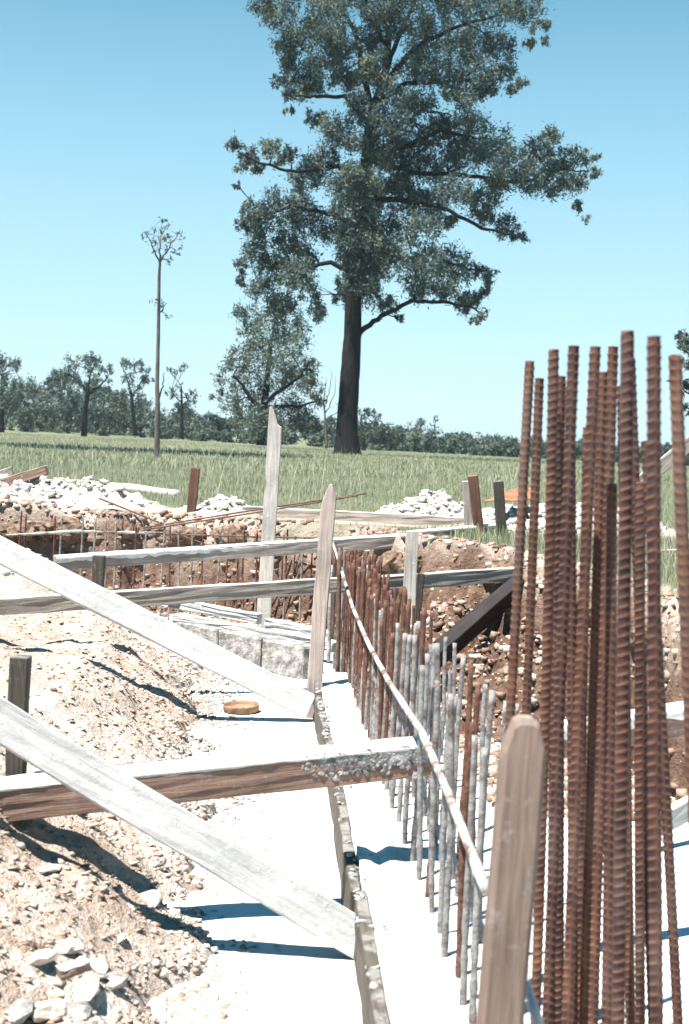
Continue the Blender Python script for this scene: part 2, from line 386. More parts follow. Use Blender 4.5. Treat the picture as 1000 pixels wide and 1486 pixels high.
# concrete slab poured in the bottom of the trenches
sx = np.linspace(-1.7, 2.6, 130); sy = np.linspace(.3, 10.6, 300)
XX, YY = np.meshgrid(sx, sy); zz = .004 * fbm(XX, YY, 4, 4, 13) + .006 * fbm(XX, YY, .9, 2, 14)
idx = np.arange(XX.size).reshape(XX.shape)
quads = np.stack([idx[:-1, :-1], idx[:-1, 1:], idx[1:, 1:], idx[1:, :-1]], -1).reshape(-1, 4)
link('concrete_slab', mesh('concrete_slab', np.stack([XX.ravel(), YY.ravel(), zz.ravel()], 1), quads, M['concrete'], True), kind='structure')

# ------------------------------------------------------------------ raised footing and its form board
def foot_x(y): return .132 - .055 * (y - 2.79)
ys = np.linspace(.6, 6.85, 320); us = np.linspace(0, 1, 34)
U, Yg = np.meshgrid(us, ys)
Xg = foot_x(Yg) + U * .46 + .003 * vnoise(Yg * 9, U * 2, 3) * (U < .1)
Zg = .150 + .010 * fbm(Xg, Yg, 9, 4, 31) + .008 * fbm(Xg, Yg, 2, 2, 34) - .02 * np.exp(-((U - .12) / .05) ** 2) * (vnoise(Yg * 3, U * 0, 8) > 0)
v = np.stack([Xg.ravel(), Yg.ravel(), Zg.ravel()], 1); idx = np.arange(Xg.size).reshape(Xg.shape)
q = [np.stack([idx[:-1, :-1], idx[:-1, 1:], idx[1:, 1:], idx[1:, :-1]], -1).reshape(-1, 4)]
def skirt(ring):
    global v
    b = v[ring].copy(); b[:, 2] = -.06; o = len(v); v = np.vstack([v, b]); k = np.arange(len(ring))
    q.append(np.stack([ring[:-1], ring[1:], o + k[1:], o + k[:-1]], -1))
skirt(idx[:, 0]); skirt(idx[::-1, -1]); skirt(idx[-1, :]); skirt(idx[0, ::-1])
FOOT = link('concrete_footing', mesh('concrete_footing', v, np.vstack(q), M['footing'], True),
     label='long raised concrete strip footing with rough white top carrying the starter bars', cat='footing')

B = Buf(); random.seed(2)
for k in range(170):
    y = random.uniform(2.4, 6.8); g = random.random() ** 3 * .7
    B.rock((foot_x(y) - .026 + .10 * g, y, .150 + random.uniform(-.02, .004) * (1 - g)), random.uniform(.003, .010) * (1.2 - g), (1, 1.7, .5), 0, .35)
cr_ = link('mortar_crust', B.mesh('mortar_crust', M['mortar']), FOOT, kind='stuff')

# ------------------------------------------------------------------ timber
def beam(name, p0, p1, w, t, mat, label, cat, up=Vector((0, 0, 1)), group=None, e0=None, e1=None, nW=6, jit=.002, nseg=None, parent=None, bev=.003, taper=1):
    """timber from p0 to p1 (centre line); w across, measured along 'up'; t the thickness"""
    p0, p1 = Vector(p0), Vector(p1); d = p1 - p0; L = d.length; d.normalize()
    u = (up - d * up.dot(d)).normalized(); s = d.cross(u)
    nseg = nseg or max(6, int(L / .12)); V = []; Fc = []; n = nW + 1
    ph = random.uniform(0, 99)
    for i in range(nseg + 1):
        a = i / nseg
        bow = .004 * math.sin(a * 3.1 + ph) * L
        for k in range(2 * n):
            j = k if k < n else 2 * n - 1 - k
            b = j / nW - .5
            x = a * L
            if i == 0 and e0: x += e0[j]
            if i == nseg and e1: x -= e1[j]
            sc = 1 + (taper - 1) * a
            V.append((x, b * w * sc + random.uniform(-jit, jit), (t / 2 if k < n else -t / 2) * sc + bow + random.uniform(-jit, jit)))
    m2 = 2 * n
    for i in range(nseg):
        for k in range(m2):
            k2 = (k + 1) % m2
            Fc.append((i * m2 + k, (i + 1) * m2 + k, (i + 1) * m2 + k2, i * m2 + k2))
    for i, rev in ((0, False), (nseg, True)):
        for j in range(nW):
            f = (i * m2 + j, i * m2 + j + 1, i * m2 + m2 - 2 - j, i * m2 + m2 - 1 - j)
            Fc.append(f[::-1] if rev else f)
    me = mesh(name, V, Fc, mat)
    Mx = Matrix(((d.x, u.x, s.x, p0.x), (d.y, u.y, s.y, p0.y), (d.z, u.z, s.z, p0.z), (0, 0, 0, 1)))
    o = link(name, me, parent, label, cat, group, M=Mx)
    b = o.modifiers.new('edge', 'BEVEL'); b.width = bev; b.segments = 1; b.limit_method = 'ANGLE'; b.angle_limit = R(50)
    return o
UP = Vector((0, 0, 1))
def front_sign(o):
    return 1 if (o.matrix_world.to_3x3() @ Vector((0, 0, 1))).y < 0 else -1
def board(name, a, b, fh, t, mat, label, cat='board', **k):
    """a, b: (px, py, Y) of the top front edge at both ends"""
    pa, pb = P(*a), P(*b); d = (pb - pa).normalized(); back = Vector((-d.y, d.x, 0)).normalized()
    if back.y < 0: back = -back
    off = back * (t / 2) - UP * (fh / 2)
    return beam(name, pa + off, pb + off, fh, t, mat, label, cat, **k)

# the boards that cross the trenches
fb = board('form_board', (-60, 1150, 3.46), (628, 1081, 3.80), .086, .10, M['wood_brown'],
      'brown timber board crossing the near trench, right end smeared with grey mortar', 'board')
FRONT = front_sign(fb)
B = Buf(); L = fb.data.vertices[-1].co.x
for k in range(900):
    x = L * (.70 + .29 * random.betavariate(1.6, 1.3)); yy = .043 - abs(random.gauss(0, .022)); r = random.uniform(.002, .0065)
    B.rock((x, max(yy, -.04), FRONT * (.05 + .3 * r)), r, (1.6, 1.1, .5), 1, .3)
for k in range(520):
    x = L * (.45 + .54 * random.random()); B.rock((x, .043, random.uniform(-.048, .048)), random.uniform(.002, .006), (1.6, .5, 1.4), 1, .3)
sp = link('mortar_splash', B.mesh('mortar_splash', M['mortar']), None, kind='stuff'); sp.parent = fb
def cap(o, t, fh, lip=.022, x0=0, x1=1):
    """white mortar left along a board's top edge, a part of the board"""
    L = max(v.co.x for v in o.data.vertices); front = front_sign(o); V = []; Fc = []; n = int(L / .04)
    pr = [(-1, 0), (-1, .004), (-.3, .007), (.5, .007), (1.04, .004), (1.10, -lip * .4), (1.06, -lip), (.9, -lip)]
    for i in range(n + 1):
        x = L * (x0 + (x1 - x0) * i / n)
        for a, h in pr:
            V.append((x, fh / 2 + h * random.uniform(.6, 1.35), front * (a * t / 2 + random.uniform(-.0015, .0015)) * 1.03))
    k = len(pr)
    for i in range(n):
        for j in range(k - 1): Fc.append((i * k + j, i * k + j + 1, (i + 1) * k + j + 1, (i + 1) * k + j))
    c = link('mortar_cap', mesh('mortar_cap', V, Fc, M['cap'], True), None); c.parent = o
cap(fb, .10, .086, .008)
board('form_board', (-60, 873, 6.45), (502, 838, 7.15), .078, .045, M['wood_grey'],
      'grey timber board crossing mid trench at left, its sawn end beside the bare pointed stake', 'board', jit=.0025)
board('form_board', (535, 838, 7.25), (785, 821, 7.9), .078, .045, M['wood_grey'],
      'grey timber board running right from the pale post above the dark slanting prop', 'board')
bb = board('form_board', (82, 808, 8.2), (610, 775, 9.25), .080, .06, M['wood_grey'],
      'long grey timber board with white top behind the small square peg at far trench', 'board')
cap(bb, .06, .080, .03)
bb = board('form_board', (600, 771, 9.3), (728, 760, 9.6), .095, .05, M['wood_grey'],
      'short grey timber board ending against the two dark pegs in grass', 'board')
cap(bb, .05, .085, .014)
board('form_board', (352, 734, 10.9), (694, 752, 10.6), .100, .04, M['wood_grey'],
      'weathered pinkish board lying along the far edge of the excavation', 'board', jit=.003)
bb = board('form_board', (800, 1058, 3.45), (1060, 1016, 3.75), .080, .045, M['wood_brown'],
      'timber board with white top crossing the trench behind the thick rusty bars', 'board')

cap(bb, .045, .080, .026)
# the slanting braces
beam('timber_brace', P(-70, 1004, 3.36), P(545, 1378, 3.50), .096, .035, M['wood_pale'],
     'cement whitened timber brace slanting down in front of the near brown board', 'brace', up=Vector((.1, .30, 1)))
beam('timber_brace', P(-90, 752, 6.10), P(450, 1026, 6.36), .112, .035, M['wood_sunlit'],
     'cement washed timber brace coloured sunlit white, slanting down to the foot of the pointed stake', 'brace', up=Vector((.1, .30, 1)))
beam('timber_prop', P(612, 968, 6.9), P(775, 832, 7.95), .125, .07, M['wood_shaded'],
     'dark slanting timber prop under the right hand board, against the dirt bank', 'prop', up=Vector((0, -.8, 1)))

# stakes and posts
beam('timber_stake', P(381, 930, 9.0), P(401, 592, 9.1), .088, .035, M['wood_post'],
     'tall pale stake with a broken splintered top', 'stake', up=Vector((1, 0, 0)), e1=[0, -.01, .02, .055, .10, .115, .12][::1])
beam('timber_stake', P(452, 1048, 6.45), P(479, 702, 6.50), .068, .035, M['wood_stake'],
     'tall pinkish grey stake with a pointed top at the end of the footing', 'stake', up=Vector((1, 0, 0)), e1=[.10, .06, .03, .0, .0, .03, .05])
beam('timber_post', P(587, 1025, 7.0), P(598, 771, 7.14), .064, .06, M['wood_post'],
     'pale square post standing behind the row of thin starter bars', 'post', up=Vector((1, 0, 0)))
beam('timber_peg', P(604, 905, 7.3), P(611, 832, 7.3), .04, .04, M['wood_dark'],
     'small dark upright behind the pale square post', 'peg', up=Vector((1, 0, 0)))
beam('timber_peg', P(140, 875, 8.1), P(144, 806, 8.1), .068, .05, M['wood_dark'],
     'short square dark peg standing against the long far board', 'peg', up=Vector((1, 0, 0)))
beam('timber_peg', P(276, 760, 10.85), P(284, 679, 10.85), .070, .05, M['wood_red'],
     'reddish brown square peg standing alone at the edge of the grass', 'peg', up=Vector((1, 0, 0)))
beam('timber_peg', P(22, 1165, 3.66), P(30, 952, 3.66), .048, .045, M['wood_dark'],
     'dark weathered square peg in the dirt behind the near brace', 'peg', up=Vector((1, 0, 0)))
beam('timber_peg', P(697, 790, 9.55), P(686, 690, 9.5), .068, .05, M['wood_red'],
     'dark reddish peg leaning left at the end of the short grey board', 'peg', up=Vector((1, 0, 0)))
beam('timber_peg', P(680, 775, 9.9), P(677, 698, 9.9), .055, .05, M['wood_grey'],
     'grey peg half hidden behind the leaning reddish peg', 'peg', up=Vector((1, 0, 0)))
beam('timber_peg', P(730, 800, 9.5), P(723, 698, 9.45), .068, .05, M['wood_dark'],
     'dark brown peg beside the rusty metal sheet', 'peg', up=Vector((1, 0, 0)))
beam('timber_stake', P(719, 1560, 1.84), P(762, 1040, 1.86), .058, .05, M['wood_near'],
     'thick blurred stake with a tapered top close in front of the thick bars', 'stake', up=Vector((1, 0, 0)), nW=8,
     e1=[.055, .030, .006, 0, 0, 0, .003, .022, .045], jit=.001, bev=.006)

# formwork and blocks at the far corner
beam('form_timber', P(218, 868, 8.7), P(377, 898, 8.35), .06, .06, M['wood_pale'], 'mortar covered timber on the block edging left of the broken stake', 'timber', jit=.006)
beam('form_timber', P(388, 906, 8.3), P(490, 924, 8.0), .06, .06, M['wood_pale'], 'short mortar covered timber between the broken stake and the pointed stake', 'timber', jit=.007)
beam('form_timber', P(256, 897, 8.35), P(486, 939, 7.55), .055, .06, M['wood_pale'], 'long mortar covered timber lying on top of the concrete blocks', 'timber', jit=.006)
def block(a, b, h, t, label):
    pa, pb = Vector(a), Vector(b)
    return beam('concrete_block', pa + UP * h / 2, pb + UP * h / 2, h, t, M['block'], label, 'block', jit=.003, bev=.008, group='concrete blocks under the long timber')
A0, A1 = G(452, 990, 0), G(270, 925, .02)
A0 = P(452, 990, 7.5); A0.z = 0; A1 = P(268, 940, 8.35); A1.z = 0; dv = (A1 - A0)
for k, (a, b, l) in enumerate([(0, .30, 'grey concrete block nearest the pointed stake, with a dark joint'), (.315, .64, 'grey concrete block in the middle of the low block row'), (.655, 1.0, 'grey concrete block at the far left of the low block row')]):
    block(A0 + dv * a, A0 + dv * b, .175, .14, l)

# thin form board along the footing's left side
for y0, y1, hgt, l in ((.9, 3.55, .155, 'near length of thin form board along the footing side, edge crusted with mortar'),
                       (3.57, 5.3, .150, 'middle length of thin form board along the footing side'),
                       (5.32, 6.8, .140, 'far length of thin brown form board beside the pointed stake')):
    beam('edge_board', (foot_x(y0) - .018, y0, hgt / 2 - .005), (foot_x(y1) - .018, y1, hgt / 2 - .005), hgt, .03, M['wood_dark'], l, 'form board', jit=.0035)

# left edge timbers, log, offcuts
beam('timber_offcut', P(-30, 712, 11.3), P(68, 682, 11.2), .075, .06, M['wood_brown'], 'brown timber offcut with a dark end poking up from the white rubble heap', 'timber')
beam('timber_offcut', P(-40, 704, 11.6), P(18, 683, 11.6), .07, .06, M['wood_grey'], 'grey timber offcut at the left edge behind the brown offcut', 'timber')
B = Buf(); a, b = P(150, 705, 15), P(258, 714, 14.2)
L = (b - a).length
B.tube([(L * t, 0, .01 * math.sin(5 * t)) for t in np.linspace(0, 1, 14)], [.052 - .008 * t for t in np.linspace(0, 1, 14)], 12, lump=.05)
d = (b - a).normalized(); s = d.cross(UP).normalized(); u = s.cross(d)
a.z = gz(a.x, a.y) + .09; 
lg = link('felled_log', B.mesh('felled_log', M['log_white'], True), None, 'pale straight log lying in the grass behind the white rubble heap', 'log',
     M=Matrix(((d.x, s.x, u.x, a.x), (d.y, s.y, u.y, a.y), (d.z, s.z, u.z, P(150, 707, 15).z), (0, 0, 0, 1))))
beam('timber_offcut', P(44, 1122, 3.8), P(76, 1121, 3.84), .02, .04, M['wood_pale'], 'small grey timber scrap on the dirt right of the dark weathered peg', 'timber')
beam('timber_offcut', P(596, 914, 7.0), P(625, 903, 7.0), .04, .05, M['wood_pale'], 'short timber stub on the rubble right of the pale square post', 'timber')
beam('timber_offcut', P(955, 806, 8.4), P(1040, 800, 8.4), .06, .03, M['wood_grey'], 'grey plank lying in the grass at the right edge', 'plank')
beam('timber_brace', P(925, 704, 9.0), P(1050, 604, 9.0), .085, .04, M['wood_grey'], 'grey diagonal brace rising right behind the thick rusty bars', 'brace')
beam('timber_stake', P(938, 768, 9.0), P(929, 690, 9.0), .03, .03, M['wood_grey'], 'thin grey stake under the diagonal brace behind the bars', 'stake', up=Vector((1, 0, 0)))
beam('timber_brace', P(940, 1205, 4.5), P(1060, 1140, 4.8), .07, .035, M['wood_pale'], 'pale brace on the slab at right beside the dirt bank', 'brace')

# ------------------------------------------------------------------ foreground ribbed bars
def ribbed(Lb=2.05, r=.0091, pitch=.0148, seg=16, per=6, ph=0):
    n = int(Lb / pitch * per); z = np.linspace(-Lb, 0, n); th = np.arange(seg) / seg * 2 * np.pi
    Z, T = np.meshgrid(z, th, indexing='ij')
    half = np.where(np.sin(T) > 0, 1, -1)
    phase = (Z / pitch + half * (T % np.pi) / np.pi * .62 + .25 * half + ph) % 1
    rib = np.exp(-((phase - .5) / .12) ** 2) * np.clip(np.abs(np.sin(T)) * 2.2, 0, 1)
    lon = np.exp(-((np.abs(np.sin(T))) / .22) ** 2)
    rr = r + .0017 * np.maximum(rib, .6 * lon)
    rr = np.where(Z > -.006, rr * .93, rr)
    bend = .004 * np.sin(Z * 2.2 + ph * 9)
    v = np.stack([rr * np.cos(T) + bend, rr * np.sin(T) + bend * .5, Z], -1).reshape(-1, 3)
    idx = np.arange(n * seg).reshape(n, seg); nxt = np.roll(idx, -1, 1)
    f = np.stack([idx[:-1], nxt[:-1], nxt[1:], idx[1:]], -1).reshape(-1, 4)
    v = np.vstack([v, [[bend[-1, 0], bend[-1, 0] * .5, .001]]]); c = len(v) - 1
    cap = np.stack([idx[-1], nxt[-1], np.full(seg, c), np.full(seg, c)], -1)
    faces = [tuple(a) for a in f] + [(a[0], a[1], a[2]) for a in cap]
    return mesh('ribbed_bar', v, faces, M['rebar'], True, {'rib': np.append(np.maximum(rib, .3 * lon).ravel(), 0)})
RB = [ribbed(ph=.13 * k) for k in range(3)]
bars = [  # top px, bottom px at y=1486, depth, label
    ((769, 524), (712, 1486), 2.78, 'slim sharp rusty ribbed bar, leftmost of the thick bars, leaning right'),
    ((782, 549), (748, 1486), 2.95, 'short rusty ribbed bar just right of the leftmost bar'),
    ((801, 507), (778, 1486), 2.55, 'rusty ribbed bar third from left, passing just right of the thick stake'),
    ((814, 546), (800, 1486), 2.7, 'short orange rusty bar squeezed between two taller bars left of the gap'),
    ((831, 502), (796, 1486), 2.4, 'tall rusty ribbed bar just left of the sky gap'),
    ((826, 560), (832, 1486), 2.65, 'dark red bar hidden behind the tall bar left of the sky gap'),
    ((864, 503), (824, 1486), 2.4, 'tall rusty ribbed bar just right of the sky gap'),
    ((889, 503), (862, 1486), 2.6, 'crusty ribbed bar left of the tallest bar'),
    ((887, 702), (880, 1486), 2.45, 'short cut off bar in front, its orange end far below the others'),
    ((876, 540), (848, 1486), 2.65, 'dark rusty bar hidden between the bars right of the sky gap'),
    ((907, 480), (901, 1486), 2.15, 'tallest smooth sided rusty bar with a burred top'),
    ((914, 520), (948, 1486), 2.62, 'dark red bar leaning left from behind the tallest bar'),
    ((949, 488), (956, 1486), 1.95, 'thick orange ribbed bar standing apart, second from right'),
    ((983, 515), (1018, 1486), 2.05, 'dark brown ribbed bar, rightmost, leaning left'),
    ((937, 640), (984, 1486), 2.55, 'dark shaded bar behind the thick orange ribbed bar'),
    ((853, 620), (842, 1486), 2.7, 'dark bar deep in the bundle behind the bar right of the sky gap'),
    ((900, 560), (918, 1486), 2.7, 'dark bar deep in the bundle directly behind the tallest bar'),
    ((806, 600), (812, 1486), 2.7, 'dark bar deep in the bundle behind the third bar from left'),
    ((930, 700), (932, 1486), 2.6, 'dark low bar showing between the tallest and the thick orange bar'),
]
for k, (t, b, Y, lab) in enumerate(bars):
    p1, p0 = P(t[0], t[1], Y), P(b[0], b[1], Y)
    ax = (p1 - p0).normalized(); q = ax.to_track_quat('Z', 'Y').to_matrix().to_4x4()
    o = link('ribbed_bar', RB[k % 3], None, lab, 'steel bar', 'thick ribbed bars in the foreground bundle',
             M=Matrix.Translation(p1) @ q @ Matrix.Rotation({10: 1.35, 2: .75, 13: math.pi + .2, 12: .1}.get(k, random.uniform(-.55, .55)), 4, 'Z'))
B = Buf(); B.tube([P(764, 1385, 1.95), P(765, 1425, 1.93), P(773, 1460, 1.9), P(786, 1500, 1.88), P(790, 1560, 1.88)], [.003, .004, .008, .008, .007], 8)
link('loose_strap', B.mesh('loose_strap', M['wire'], True), None, 'pale bent strap hanging beside the thick stake at the bottom', 'strap')

# ------------------------------------------------------------------ thin starter bars
def thin(seed, L, r=.0068):
    random.seed(seed); B = Buf(); n = 26
    ax, ay = random.uniform(-.012, .012), random.uniform(-.02, .02)
    pts = [(ax * t * L + .004 * math.sin(t * 5 + seed), ay * t * L, t * L) for t in np.linspace(0, 1, n)]
    rad = [r * (1.0 + (.55 * max(0, random.random() - .35) * (1 - t) ** .7) + .05 * (i % 2)) for i, t in enumerate(np.linspace(0, 1, n))]
    B.tube(pts, rad, 8, lump=.10); return B.mesh('starter_bar', M['bar'], True)
TB = [thin(k, L) for k, L in enumerate([.58, .60, .61, .57, .60, .59, .56, .62])]
TG = []
for t_ in TB[:4]:
    g_ = t_.copy(); g_.materials[0] = M['bar_grey']; TG.append(g_)
random.seed(11)
G1 = 'thin starter bars along the raised footing'
rows = [(0, 2.72, 7.9, .092, 'thin rusty starter bar in the left row, feet crusted with cement'),
        (.085, 2.78, 7.9, .10, 'thin rusty starter bar in the middle row on the raised footing'),
        (.24, 3.5, 6.6, .34, 'thin cement splashed starter bar in the sparse right row on the footing')]
for dx, y0, y1, st, lab in rows:
    y = y0
    while y < y1:
        x = .270 - .06 * (y - 3.03) + dx + random.uniform(-.007, .007)
        if not (x < .09 and y < 2):
            grey = random.random() < min(.78, max(.08, (6.1 - y) / 2.9))
            o = link('starter_bar', (TG[random.randrange(4)] if grey else TB[random.randrange(8)]), None, lab.replace('thin rusty', 'thin grey cement coated') if grey else lab, 'steel bar', G1)
            o.location = (x, y, .12 if y < 6.85 else -.02); o.rotation_euler = (random.uniform(-.015, .015), random.uniform(-.015, .015), random.uniform(0, 6.28))
            o.scale = (1, 1, random.uniform(.95, 1.05) * (.8 if dx > .2 else 1) * (1 if y < 6.85 else 1.2))
        y += st * random.uniform(.92, 1.08) * (1.5 if y < 4.4 and dx < .2 else .72 if y > 5 and dx < .2 else 1)
# the few bars and the dark bar at the footing's far end
for px, py0, py1, Y, lab in ((493, 985, 800, 7.0, 'dark upright bar at the far end of the footing beside the pointed stake'),
                             (480, 960, 820, 7.4, 'pale cement coated upright bar right behind the pointed stake'),
                             (486, 945, 790, 7.9, 'rusty upright bar behind the sawn board end')):
    B = Buf(); a, b = P(px - 3, py0, Y), P(px, py1, Y)
    B.tube([a.lerp(b, t) for t in np.linspace(0, 1, 8)], .011, 8, lump=.08)
    link('upright_bar', B.mesh('upright_bar', M['rod'] if 'pale' not in lab else M['crust'], True), None, lab, 'steel bar')
# long crusted rod tied along the bars
B = Buf()
kp = [P(px, py, .408 / (.06 + (px - 500) / F)) for px, py in ((480, 780), (492, 815), (512, 882), (535, 935), (566, 992), (612, 1062), (650, 1150), (706, 1292))]
B.tube([kp[i].lerp(kp[i + 1], t) for i in range(7) for t in np.linspace(0, 1, 7)[:-1]] + [kp[-1]], [.0072 + .0035 * i / 42 * random.uniform(.7, 1.3) for i in range(43)], 9, lump=.09)
link('long_rod', B.mesh('long_rod', M['crust'], True), None, 'long cement crusted rod running diagonally down across the rows of starter bars', 'rod')

# bars of the far row
G2 = 'starter bars in the far trench'
TF = [thin(40 + k, L, .006) for k, L in enumerate([.68, .72, .75, .70])]
random.seed(5)
fr = [(28, 741), (35, 746), (76, 748), (88, 748), (120, 750), (136, 752), (157, 754), (167, 757), (177, 753), (197, 760), (210, 762), (236, 760), (249, 762), (279, 763), (317, 766), (346, 780), (357, 765), (375, 770), (410, 776), (416, 768), (430, 778), (440, 776), (452, 780), (263, 768), (297, 770), (330, 772), (390, 770), (462, 778)]
for k, (px, py) in enumerate(fr):
    Y = 9.35 + .5 * px / 450 + random.uniform(-.12, .12)
    p = P(px, py, Y)
    pale = random.random() < .5
    if pale and k < 99:
        me_ = TF[k % 4].copy(); me_.materials[0] = M['bar_grey']
    else: me_ = TF[k % 4]
    o = link('starter_bar', me_, None, 'pale cement splashed upright bar of the far row between board and dirt bank' if pale else 'thin upright starter bar of the far row between board and dirt bank', 'steel bar', G2)
    o.location = (p.x, p.y, -.02); o.scale = (1, 1, (p.z + .02) / [.68, .72, .75, .70][k % 4]); o.rotation_euler = (0, random.uniform(-.02, .02), random.uniform(0, 6.28))
def rod(pts, r, mat, label, n=7, lump=.08, name='steel_rod'):
    B = Buf(); ps = []
    for i in range(len(pts) - 1):
        a, b = P(*pts[i]), P(*pts[i + 1])
        ps += [a.lerp(b, t) for t in np.linspace(0, 1, 12)[:-1]]
    ps.append(P(*pts[-1]))
    B.tube(ps, r, n, lump=lump); return link(name, B.mesh(name, M[mat], True), None, label, 'rod')
cr = rod([(8, 777, 9.3), (110, 771, 9.4), (240, 774, 9.55)], .009, 'crust', 'horizontal bar at left end of the far row, lumpy with white cement', lump=.35)
rod([(236, 775, 9.56), (330, 778, 9.7), (462, 781, 9.85), (600, 784, 9.9)], .006, 'rod', 'thin dark horizontal bar tying the far row of starter bars')
rod([(208, 766, 9.6), (370, 740, 9.75), (532, 716, 9.9)], .006, 'rod', 'upper of two long thin rods pointing out over the grass')
rod([(208, 769, 9.5), (370, 744, 9.65), (520, 719, 9.8)], .006, 'rod', 'lower of two long thin rods pointing out over the grass')
rod([(144, 723, 10.6), (186, 740, 10.45), (230, 758, 10.3)], .007, 'rod', 'short dark rod lying down the slope of the white rubble heap')
rod([(232, 766, 9.9), (300, 790, 9.7), (345, 806, 9.5)], .004, 'rod', 'thin wire rod dropping into the far trench')

# ------------------------------------------------------------------ rusty lid, rusty sheet
B = Buf(); c = G(350, 1034, 0.0); Rr = .083
prof = [(0, .012), (Rr * .9, .012), (Rr * .94, .020), (Rr * .97, .040), (Rr, .041), (Rr * 1.01, .036), (Rr, .004), (Rr * .97, 0)]
V = []; Fc = []; n = 36
for r_, z_ in prof:
    for k in range(n): V.append((r_ * math.cos(2 * math.pi * k / n), r_ * math.sin(2 * math.pi * k / n), z_ + (.002 * math.sin(3 * k) if r_ else 0)))
for i in range(len(prof) - 1):
    for k in range(n): Fc.append((i * n + k, i * n + (k + 1) % n, (i + 1) * n + (k + 1) % n, (i + 1) * n + k))
o = link('tin_lid', mesh('tin_lid', V, Fc, M['tin'], True), None, 'round shallow rusty tin lid lying on the white slab', 'lid'); o.location = (c.x, c.y, .010); o.scale = (1, 1, .75); o.rotation_euler = (R(2), R(-2), 0)
V = []; Fc = []
a0, a1, b0, b1 = P(700, 728, 10.2), P(770, 724, 10.2), P(736, 712, 10.55), P(780, 703, 10.6)
for i in range(9):
    for j in range(5):
        s_, t_ = i / 8, j / 4
        q_ = a0.lerp(a1, s_).lerp(b0.lerp(b1, s_), t_); V.append((q_.x, q_.y, q_.z + .005 * math.sin(s_ * 7)))
Fc = [(i * 5 + j, (i + 1) * 5 + j, (i + 1) * 5 + j + 1, i * 5 + j + 1) for i in range(8) for j in range(4)]
o = link('metal_sheet', mesh('metal_sheet', V, Fc, M['rust_sheet']), None, 'bent rusty metal sheet lying on white gravel between the pegs and the bars', 'sheet')
sm = o.modifiers.new('thick', 'SOLIDIFY'); sm.thickness = .006

# ------------------------------------------------------------------ stones
def stone(px, py, r, sq, label, mat='stone_pale', rot=0, z=None):
    g = G(px, py, .33)
    for _ in range(12): g = G(px, py, gz(g.x, g.y))
    random.seed(int(px * 7 + py)); B = Buf(); B.rock((0, 0, 0), r, (sq[0], sq[1], sq[2] * .75), 1, .24)
    o = link('stone', B.mesh('stone', M[mat]), None, label, 'stone', 'loose stones on the near dirt'); o.location = (g.x, g.y, gz(g.x, g.y) + r * sq[2] * .22); o.rotation_euler = (random.uniform(-.2, .2), random.uniform(-.2, .2), rot)
    return o
stone(72, 1442, .046, (.75, 1.7, .55), 'long pale stone lying end on, largest on the near dirt', rot=.35)
stone(58, 1395, .034, (1, 1.3, .6), 'pale rounded stone just above the long pale stone', rot=.4)
stone(122, 1428, .035, (1.5, 1, .6), 'flat pale stone right of the long pale stone', rot=.5)
stone(95, 1378, .034, (1.2, 1, .6), 'pale stone behind the brown wood chip', rot=1)
stone(143, 1398, .028, (1.4, .9, .6), 'pale stone right of the brown wood chip', rot=.3)
stone(22, 1470, .036, (1, 1, .7), 'grey stone in the bottom left corner', 'block')
stone(112, 1470, .03, (1.1, 1, .7), 'grey lumpy stone right of the long pale stone foot', 'block')
stone(160, 1448, .03, (1.2, 1, .7), 'grey lumpy stone near the white slab edge at the bottom', 'block')
stone(215, 1310, .034, (1.2, 1, .7), 'pale stone on the heap edge below the brace shadow', rot=.7)
stone(72, 1262, .028, (1.8, .8, .35), 'flat pale flake on the dirt below the near board', rot=.1)
stone(175, 1362, .02, (1.7, .8, .4), 'small flat pale flake in the middle of the near dirt', rot=.2)
beam('wood_chip', G(85, 1412, .36), G(128, 1398, .37), .018, .03, M['wood_brown'], 'splintered brown wood chip among the pale stones', 'wood chip')
B = Buf()
for k in range(16):
    c = G(60, 1296, .33); a = random.uniform(0, 6.28); l = random.uniform(.02, .06)
    z0 = gz(c.x, c.y); B.tube([(c.x, c.y, z0), (c.x + l * math.cos(a) * .5, c.y + l * math.sin(a) * .5, z0 + .02), (c.x + l * math.cos(a), c.y + l * math.sin(a), z0 + .012)], .001, 4)
link('dry_weed', B.mesh('dry_weed', M['wood_dark'] if False else M['rod']), None, 'small dry weed lying on the near dirt', 'weed')

def scatter(name, n, sampler, rmin, rmax, tint, zoff=.25, power=2.2, flat=1):
    vs, fs, ts = [], [], []; o = 0
    V0 = np.array([(i, j, k) for i in (-.62, .62) for j in (-.62, .62) for k in (-.62, .62)]); F0 = np.array([(0, 1, 3), (0, 3, 2), (4, 6, 7), (4, 7, 5), (0, 4, 5), (0, 5, 1), (2, 3, 7), (2, 7, 6), (0, 2, 6), (0, 6, 4), (1, 5, 7), (1, 7, 3)])
    x, y = sampler(n); z = ground(x, y)
    tv = tint(x, y, z)
    for k in range(len(x)):
        if tv[k] < 0: continue
        r = rmin + (rmax - rmin) * RNG.random() ** power
        a = RNG.random() * 6.28; ca, sa = math.cos(a), math.sin(a)
        q = V0 * (r * np.array([1, .55 + .4 * RNG.random(), (.35 + .35 * RNG.random()) * flat])) * (1 + RNG.uniform(-.45, .45, (8, 3)))
        tl = RNG.uniform(-.7, .7) * flat; q = np.stack([q[:, 0], q[:, 1] * math.cos(tl) - q[:, 2] * math.sin(tl), q[:, 1] * math.sin(tl) + q[:, 2] * math.cos(tl)], 1)
        q = np.stack([q[:, 0] * ca - q[:, 1] * sa, q[:, 0] * sa + q[:, 1] * ca, q[:, 2]], 1) + [x[k], y[k], max(z[0][k], 0) + r * zoff * RNG.random()]
        vs.append(q); fs.append(F0 + o); ts.append(np.full(8, tv[k])); o += 8
    return link(name, mesh(name, np.vstack(vs), np.vstack(fs), M['stones'], False, {'tint': np.concatenate(ts)}), None, kind='stuff')
